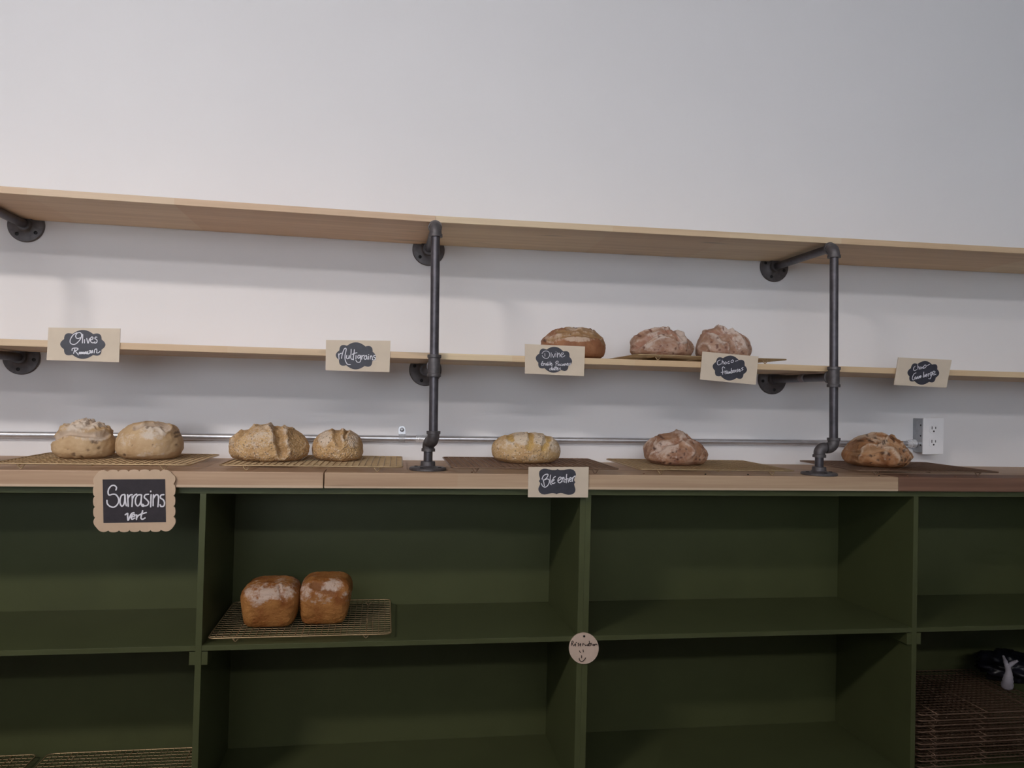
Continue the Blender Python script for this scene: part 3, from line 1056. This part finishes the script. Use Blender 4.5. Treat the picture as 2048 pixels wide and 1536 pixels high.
def zoomed(x0, y0, s, strokes):
    return [[(x0 + x / s, y0 + y / s) for x, y in st] for st in strokes]

def sign(label, quad, depths, shape, strokes, width, name='bread_sign', mat='kraft', thick=.0022, panel='chalk_black', outline=None, ink='chalk', pan_name='chalk_label'):
    """quad: corners in the photo (tl, tr, br, bl); depths: y of top and bottom edge"""
    yt, yb = depths
    p = [at_y(*quad[0], yt), at_y(*quad[1], yt), at_y(*quad[2], yb), at_y(*quad[3], yb)]
    ctr = sum(p, V((0, 0, 0))) / 4
    ux = ((p[1] - p[0]) + (p[2] - p[3])).normalized()
    uz = ((p[0] - p[3]) + (p[1] - p[2])).normalized()
    n = ux.cross(uz).normalized()
    if n.y > 0:
        n = -n
    to3 = lambda x, y: at_plane(x, y, ctr, n)
    ol = [to3(*q) for q in (outline or quad)]
    bot = min(ol, key=lambda v: v.z).z
    t = thing(name, label, 'sign', (ctr.x, ctr.y, bot), 'hand-lettered bread signs')
    obj('card' if mat == 'kraft' else 'board', slab(ol, n, -thick, 0), MAT[mat], t)
    if shape:
        lb = obj(pan_name, slab([to3(*q) for q in shape], n, .0001, .0006), MAT[panel], t)
        obj('lettering', lettering(strokes, to3, n, width, .0006), MAT[ink], lb)
    else:
        obj('lettering', lettering(strokes, to3, n, width, .0001), MAT[ink], t)
    return t, to3, n

YS = SD - .0026
olives = zoomed(80, 640, 11.378, [
    [(845, 290), (770, 330), (715, 400), (688, 470), (697, 525), (745, 555), (810, 548), (880, 490), (930, 420), (950, 345), (930, 297), (885, 287), (840, 310), (815, 365), (835, 412), (880, 420), (925, 400)],
    [(975, 325), (975, 400), (968, 525)], [(1018, 445), (1015, 525)], [(1068, 420), (1098, 530), (1130, 425)],
    [(1155, 455), (1195, 440), (1212, 408), (1188, 385), (1158, 412), (1150, 465), (1175, 510), (1220, 520), (1255, 495)],
    [(1300, 392), (1265, 390), (1255, 425), (1290, 445), (1305, 480), (1290, 515), (1250, 530)],
    [(800, 655), (785, 710), (770, 762)], [(735, 695), (740, 655), (795, 638), (860, 645), (868, 665), (835, 692), (800, 705), (840, 745), (880, 798)],
    [(915, 730), (895, 755), (912, 772), (935, 750), (915, 730)], [(945, 772), (955, 730), (972, 768), (990, 730), (1002, 772)],
    [(1050, 725), (1020, 740), (1020, 770), (1048, 752), (1055, 722), (1066, 772)], [(1090, 772), (1092, 715), (1085, 770), (1130, 760), (1155, 700), (1125, 705)],
    [(1150, 750), (1180, 735), (1165, 700), (1145, 745), (1180, 752)], [(1202, 690), (1200, 750)], [(1240, 752), (1255, 680), (1290, 658), (1302, 700), (1300, 748), (1340, 745), (1375, 712)]])
sign('kraft sign reading Olives Romarin on the left of the lower pine shelf', [(97, 655), (240.5, 657), (238, 724.5), (93, 720)], (YS, YS),
     cloud(165.7, 688.8, 45.1, 28.9, .01), olives, .0019)
multi = zoomed(640, 670, 13.653, [
    [(508, 515), (515, 590), (520, 660)], [(512, 570), (535, 520), (590, 498)], [(588, 640), (605, 540), (650, 405), (690, 360), (716, 385), (705, 460), (685, 560), (685, 660), (710, 740), (755, 800), (830, 808)],
    [(730, 555), (722, 620), (750, 650), (785, 625), (800, 560), (800, 640)], [(852, 390), (848, 500), (838, 600), (860, 660), (910, 660)],
    [(937, 400), (930, 500), (912, 600), (914, 682)], [(880, 530), (945, 500), (1010, 485)], [(985, 560), (980, 655)],
    [(1090, 555), (1045, 560), (1032, 610), (1055, 640), (1090, 605), (1102, 560), (1112, 650), (1105, 715), (1065, 748), (1010, 735), (980, 690)],
    [(1140, 560), (1140, 662)], [(1142, 610), (1172, 565), (1208, 558)], [(1270, 562), (1220, 585), (1205, 640), (1240, 667), (1272, 625), (1276, 568), (1288, 662)],
    [(1328, 580), (1322, 665)], [(1328, 535)], [(1378, 570), (1368, 662)], [(1374, 610), (1405, 568), (1425, 600), (1430, 682)], [(1512, 556), (1470, 565), (1470, 602), (1505, 620), (1512, 655), (1485, 682), (1450, 680)]])
sign('kraft sign reading Multigrains on the lower pine shelf left of the middle post', [(652, 680), (781, 681.5), (779, 744.5), (651, 740.5)], (YS, YS),
     cloud(711.6, 711.7, 40.1, 27.1, .04), multi, .0019)
divine = zoomed(1030, 660, 12.8, [
    [(760, 600), (765, 672)], [(688, 605), (735, 552), (805, 538), (865, 568), (888, 620), (872, 680), (832, 720), (780, 726), (725, 700), (695, 655)],
    [(925, 580), (920, 702)], [(955, 620), (985, 702), (1022, 608)], [(1046, 600), (1044, 692)], [(1046, 560)], [(1085, 580), (1085, 702)], [(1088, 650), (1128, 590), (1145, 640), (1145, 692)],
    [(1172, 648), (1218, 628), (1235, 590), (1195, 588), (1170, 640), (1190, 690), (1235, 684), (1275, 655)],
    [(672, 880), (712, 858), (695, 838), (668, 870), (682, 908), (718, 898)], [(688, 822), (712, 803)], [(738, 850), (736, 905), (742, 872), (768, 850)],
    [(805, 852), (778, 880), (790, 905), (812, 870), (818, 905)], [(842, 820), (836, 905), (868, 880), (842, 868)], [(896, 812), (890, 905)], [(912, 880), (942, 864), (926, 845), (910, 880), (932, 906), (966, 890)],
    [(1052, 820), (1045, 912)], [(1030, 832), (1075, 795), (1106, 815), (1085, 850), (1050, 866)], [(1128, 868), (1096, 885), (1100, 910), (1130, 888), (1138, 910)],
    [(1188, 868), (1156, 885), (1164, 910), (1192, 904)], [(1234, 868), (1206, 890), (1220, 910), (1242, 880), (1248, 910)], [(1270, 860), (1270, 912), (1278, 875), (1300, 864), (1306, 906)],
    [(1326, 884), (1362, 868), (1340, 850), (1325, 885), (1346, 906), (1378, 890)], [(1418, 848), (1396, 865), (1416, 885), (1398, 902)],
    [(925, 975), (890, 990), (886, 1025), (918, 1020), (935, 980), (942, 935), (942, 1032)], [(988, 978), (960, 1000), (970, 1030), (994, 998), (1002, 1030)],
    [(1022, 932), (1016, 1032)], [(1052, 932), (1046, 1036)], [(1000, 965), (1072, 955)], [(1076, 1000), (1106, 984), (1090, 964), (1072, 1000), (1090, 1030), (1118, 1014)], [(1162, 968), (1136, 985), (1160, 1005), (1138, 1026)]])
sign('kraft sign reading Divine in front of the golden brown loaf', [(1050, 688), (1170, 693), (1168, 752.5), (1050, 747)], (YS, YS),
     cloud(1107.7, 719.5, 36.5, 26, .11), divine, .0012)
choco = zoomed(1380, 690, 12.8, [
    [(768, 383), (715, 410), (693, 460), (715, 508), (765, 500), (790, 478)], [(822, 385), (815, 492)], [(818, 455), (848, 420), (865, 490)],
    [(905, 428), (880, 465), (905, 490), (932, 455), (905, 428)], [(1002, 412), (966, 440), (970, 475), (1012, 464)], [(1088, 378), (1050, 410), (1056, 450), (1092, 444), (1108, 400), (1088, 378)], [(1155, 415), (1222, 398)],
    [(888, 590), (850, 558), (822, 590), (832, 660), (832, 752)], [(790, 702), (872, 688)], [(890, 660), (896, 742), (896, 695), (928, 658)],
    [(962, 665), (934, 690), (936, 735), (960, 700), (968, 735)], [(985, 730), (990, 680), (1006, 724), (1020, 680), (1030, 722)], [(1056, 598), (1050, 718), (1088, 692), (1078, 655), (1054, 672)],
    [(1118, 640), (1100, 680), (1122, 702), (1144, 662), (1118, 640)], [(1166, 635), (1172, 694)], [(1220, 615), (1192, 645), (1220, 665), (1200, 692)],
    [(1240, 660), (1278, 640), (1256, 618), (1240, 658), (1262, 682), (1294, 662)], [(1352, 572), (1316, 602), (1352, 625), (1318, 652)]])
sign('tilted kraft sign reading Choco framboises at the right of the shelf rack', [(1405, 703), (1517, 713), (1511.5, 769.5), (1400, 759)], (YS - .004, YS),
     cloud(1459.5, 736.1, 34.5, 25.0, .12), choco, .0014)
canne = zoomed(1770, 690, 12.8, [
    [(770, 542), (732, 578), (725, 635), (762, 656), (805, 626)], [(832, 498), (836, 622)], [(838, 580), (864, 552), (876, 622)], [(908, 558), (888, 595), (914, 612), (938, 575), (908, 558)],
    [(980, 548), (950, 580), (976, 602), (996, 590)], [(1018, 508), (985, 550), (1002, 592), (1042, 560), (1046, 520), (1018, 508)], [(1080, 525), (1142, 488)],
    [(788, 712), (742, 735), (705, 800), (692, 860), (710, 894), (745, 880)], [(778, 808), (750, 840), (766, 872), (792, 828), (798, 870)], [(812, 862), (824, 805), (842, 856)], [(856, 850), (868, 795), (886, 846)],
    [(892, 815), (922, 800), (906, 780), (890, 816), (914, 838)], [(986, 688), (980, 770), (972, 822), (1012, 800), (1000, 764), (978, 782)], [(1030, 790), (1067, 770), (1050, 744), (1030, 790), (1058, 812)],
    [(1095, 730), (1097, 802), (1100, 752), (1128, 722)], [(1196, 688), (1152, 718), (1150, 770), (1186, 760), (1198, 698), (1174, 800), (1148, 862), (1106, 855)], [(1212, 738), (1254, 718), (1272, 680), (1236, 668), (1210, 720), (1228, 766), (1298, 744)]])
sign('leaning kraft sign reading Choco Canneberge, rightmost on the pine shelf', [(1797, 715), (1903.5, 720), (1893, 775.5), (1788, 770)], (YS - .014, YS),
     cloud(1846.5, 745.7, 31.6, 23.8, .045, .13), canne, .0014)
frame_pts = [(410, 330), (420, 260), (470, 208), (540, 180), (620, 180), (700, 200), (790, 222), (890, 222), (925, 212), (950, 190), (985, 212), (1020, 222), (1140, 220), (1240, 197), (1330, 190), (1410, 213), (1465, 262), (1490, 340),
             (1480, 390), (1455, 440), (1437, 490), (1437, 525), (1450, 548), (1475, 575), (1450, 602), (1437, 640), (1450, 700), (1470, 760), (1475, 810), (1455, 870), (1410, 915), (1340, 940), (1260, 945), (1180, 927), (1110, 902),
             (1040, 890), (970, 903), (920, 925), (880, 905), (800, 893), (720, 905), (640, 925), (560, 935), (480, 918), (420, 870), (392, 810), (392, 750), (418, 690), (438, 640), (440, 600), (428, 575), (402, 545), (426, 515), (442, 490), (436, 450), (416, 390)]
ble = zoomed(1050, 925, 14.63, [
    [(528, 495), (550, 590), (566, 682)], [(495, 485), (530, 400), (595, 350), (668, 345), (662, 400), (610, 470), (560, 512), (640, 480), (702, 505), (708, 570), (680, 645), (630, 702), (570, 720), (510, 682), (480, 618)],
    [(746, 365), (736, 450), (735, 560), (746, 622), (768, 648)], [(775, 560), (832, 530), (848, 500), (812, 488), (780, 550), (792, 610), (832, 612), (875, 588)], [(828, 450), (885, 408)],
    [(972, 530), (1022, 500), (1055, 455), (1028, 422), (982, 458), (958, 530), (980, 580), (1025, 592), (1068, 550)], [(1085, 430), (1080, 562)], [(1082, 500), (1128, 430), (1142, 480), (1136, 560), (1162, 570)],
    [(1217, 345), (1206, 450), (1204, 592)], [(1175, 500), (1262, 470)], [(1262, 505), (1266, 572)], [(1302, 512), (1346, 480), (1340, 438), (1306, 460), (1295, 520), (1322, 552), (1362, 538)], [(1382, 440), (1386, 552)], [(1386, 490), (1420, 425), (1462, 393)]])
sign('kraft sign with a bracket-shaped label reading Blé entier on the worktop edge', [(1057, 934), (1177.5, 934), (1176, 995), (1056, 994.5)], (-.3632, -.3632),
     [(1050 + x / 14.63, 925 + y / 14.63) for x, y in frame_pts], ble, .0021)

# scalloped board
cus = [(390, 150), (620, 150), (850, 146), (1080, 142), (1310, 140), (1545, 142), (1835, 420), (1832, 675), (1830, 905), (1830, 1132), (1555, 1424), (1325, 1426), (1095, 1426), (865, 1428), (635, 1432), (402, 1436), (112, 1152), (110, 920), (106, 690), (104, 455)]
bul = [44, 44, 44, 44, 44, None, 40, 40, 42, None, 44, 44, 44, 44, 44, None, 42, 42, 42, None]
ol = []
corner_pts = {5: [(1600, 108), (1690, 110), (1770, 150), (1800, 190), (1860, 250), (1872, 330)], 9: [(1868, 1180), (1874, 1265), (1830, 1350), (1780, 1410), (1720, 1448), (1640, 1455)],
              15: [(340, 1466), (270, 1470), (200, 1440), (150, 1385), (90, 1310), (74, 1230)], 19: [(68, 370), (80, 290), (130, 210), (170, 165), (230, 120), (310, 112)]}
ccx, ccy = 970, 790
for i in range(20):
    a, b = cus[i], cus[(i + 1) % 20]
    if bul[i] is None:
        cp = catmull([a] + corner_pts[i] + [b], 4)
        ol += cp[:-1]
        continue
    mx, my = (a[0] + b[0]) / 2, (a[1] + b[1]) / 2
    dx, dy = b[0] - a[0], b[1] - a[1]
    ln = math.hypot(dx, dy)
    nx_, ny_ = dy / ln, -dx / ln
    if nx_ * (mx - ccx) + ny_ * (my - ccy) < 0:
        nx_, ny_ = -nx_, -ny_
    for s in range(8):
        t = s / 8
        k = bul[i] * math.sqrt(max(0, 1 - (2 * t - 1) ** 2))
        ol.append((a[0] + dx * t + nx_ * k, a[1] + dy * t + ny_ * k))
sc = 10.972
ol = [(180 + x / sc, 930 + y / sc) for x, y in ol]
sar = zoomed(180, 930, sc, [
    [(572, 548), (582, 490), (530, 445), (465, 462), (412, 530), (400, 610), (425, 658), (500, 640), (570, 650), (622, 720), (632, 800), (592, 880), (520, 925), (440, 905), (385, 850), (375, 775)],
    [(762, 645), (700, 662), (666, 740), (665, 840), (700, 902), (742, 870), (765, 780), (770, 655), (780, 800), (802, 892)], [(830, 650), (836, 780), (842, 905)], [(838, 730), (880, 662), (930, 650)],
    [(930, 690), (932, 780), (925, 908)], [(932, 750), (970, 672), (1028, 637)], [(1122, 650), (1050, 662), (1006, 740), (1005, 840), (1050, 897), (1100, 850), (1130, 750), (1136, 655), (1125, 800), (1142, 890), (1182, 902)],
    [(1290, 640), (1218, 652), (1197, 710), (1250, 760), (1290, 820), (1262, 880), (1195, 892), (1165, 860)], [(1346, 650), (1340, 800), (1336, 915)], [(1338, 570), (1338, 585)],
    [(1396, 650), (1390, 780), (1390, 892)], [(1398, 730), (1450, 652), (1502, 672), (1507, 780), (1496, 912)], [(1626, 648), (1562, 660), (1552, 720), (1612, 762), (1640, 830), (1620, 900), (1562, 907), (1545, 870)],
    [(780, 1090), (830, 1060), (832, 1120), (842, 1210), (882, 1130), (920, 1062), (972, 1043)], [(920, 1140), (982, 1120), (987, 1085), (945, 1088), (910, 1150), (930, 1187), (988, 1163)],
    [(1030, 1090), (1026, 1192)], [(1030, 1155), (1070, 1102), (1112, 1088)], [(1162, 1000), (1140, 1080), (1125, 1160), (1160, 1187), (1215, 1158)], [(1108, 1080), (1242, 1040)]])
sign('scalloped wooden sign with a black panel reading Sarrasins Vert', [(187, 940), (351, 940), (351, 1062), (187, 1062)], (-.3665, -.3665),
     [(180 + x / sc, 930 + y / sc) for x, y in ((278, 318), (1650, 310), (1668, 1250), (297, 1272))], sar, .0029, name='scalloped_sign', mat='ply', thick=.0045,
     panel='chalk_matte', outline=ol, pan_name='chalk_panel')
res = zoomed(1120, 1250, 16, [
    [(382, 520), (370, 590), (360, 655)], [(372, 540), (400, 508), (426, 550), (392, 602), (442, 668)], [(470, 650), (502, 622), (482, 600), (465, 640), (498, 670)], [(508, 572), (532, 548)],
    [(602, 580), (572, 602), (606, 632), (580, 668)], [(640, 640), (666, 610), (646, 598), (636, 640), (662, 670)], [(730, 590), (726, 662)], [(730, 620), (762, 600)], [(790, 612), (812, 656), (852, 638)],
    [(892, 620), (870, 650), (902, 660), (916, 625), (932, 666)], [(930, 510), (950, 590), (972, 662)], [(900, 602), (1002, 590)], [(996, 612), (1002, 642)], [(1016, 575)], [(1062, 612), (1042, 642), (1082, 656), (1112, 622), (1062, 612)],
    [(1112, 652), (1132, 612), (1172, 612), (1182, 640)], [(615, 820), (650, 882)], [(735, 790), (746, 862)], [(690, 975), (690, 1052)], [(613, 1060), (625, 1120), (680, 1165), (742, 1145), (790, 1092), (812, 1045)]])
circ = [(1120 + (765 + cos(2 * pi * i / 56) * 473) / 16, 1250 + (750 + sin(2 * pi * i / 56) * 499) / 16) for i in range(56)]
tg, to3, nn = sign('round pale wooden tag with a smiling face on the green cabinet', [(1138, 1266), (1197, 1266), (1197, 1328), (1138, 1328)], (YF - .0045, YF - .0045),
                   None, res, .0017, name='hanging_tag', mat='disc', thick=.004, outline=circ, ink='ink')
b_ = bmesh.new()
lathe(b_, to3(1168.2, 1272.3) - nn * .001, nn, [(0, .0026), (.0022, .0026), (.0028, .0016)], 16)
obj('nail', b_, MAT['screw'], tg, 'auto')

# ------------------------------------------------------------------ crumbs in front of the racks
random.seed(11)
crumb_px = [(1322, 943), (1411, 947), (1496, 948), (1758, 949), (1815, 947), (1911, 946), (944, 941), (206, 933.5), (1288, 942)]
for i, (px, py) in enumerate(crumb_px):
    d = ray(px, py)
    p = CAM + d * ((WT1 + .0008 - CAM.z) / d.z)
    p.y = max(-.352, min(-.335 if px > 300 else -.353, p.y))
    p = at_y(px, py, p.y)
    b_ = crumple(p.x, p.y, WT1, .0026, .0018, .0013, i * 1.7, 10, 6, .4)
    tag(obj('bread_crumb', b_, MAT['screw'] if i in (0, 1, 2, 3) else MAT['wtC'], None, True), 'tiny dark bread crumb on the worktop front edge', 'crumb', 'crumbs on the worktop')

# ------------------------------------------------------------------ light
def area(name, loc, size, power, col, rot=(0, 0, 0), spread=180):
    l = bpy.data.lights.new(name, 'AREA')
    l.shape = 'RECTANGLE'
    l.size, l.size_y = size
    l.energy = power
    l.color = col
    l.spread = radians(spread)
    o = bpy.data.objects.new(name, l)
    o.location = loc
    o.rotation_euler = rot
    C.objects.link(o)
    return o

def aimed(loc, target):
    return (V(target) - V(loc)).to_track_quat('-Z', 'Y').to_euler()

L1 = (-1.95, -2.85, ZO + 1.90)
area('ceiling_lamp', L1, (.55, .10), 11.2, (1.0, .90, .84), aimed(L1, (-.40, 0, ZO - .40)), 96)
L2 = (.30, -5.4, ZO + 2.12)
area('ceiling_lamp', L2, (4.2, .18), 6, (1.0, .95, .93), aimed(L2, (.30, 0, ZO + .3)), 60)
w = bpy.data.worlds.new('world')
scene.world = w
w.use_nodes = True
bg = w.node_tree.nodes['Background']
bg.inputs['Color'].default_value = (.84, .905, 1.0, 1)
bg.inputs['Strength'].default_value = 5.7

vs_ = scene.view_settings
vs_.view_transform = 'Standard'
vs_.look = 'None'
vs_.gamma = 1.0
vs_.use_curve_mapping = False
vs_.exposure = 0.0
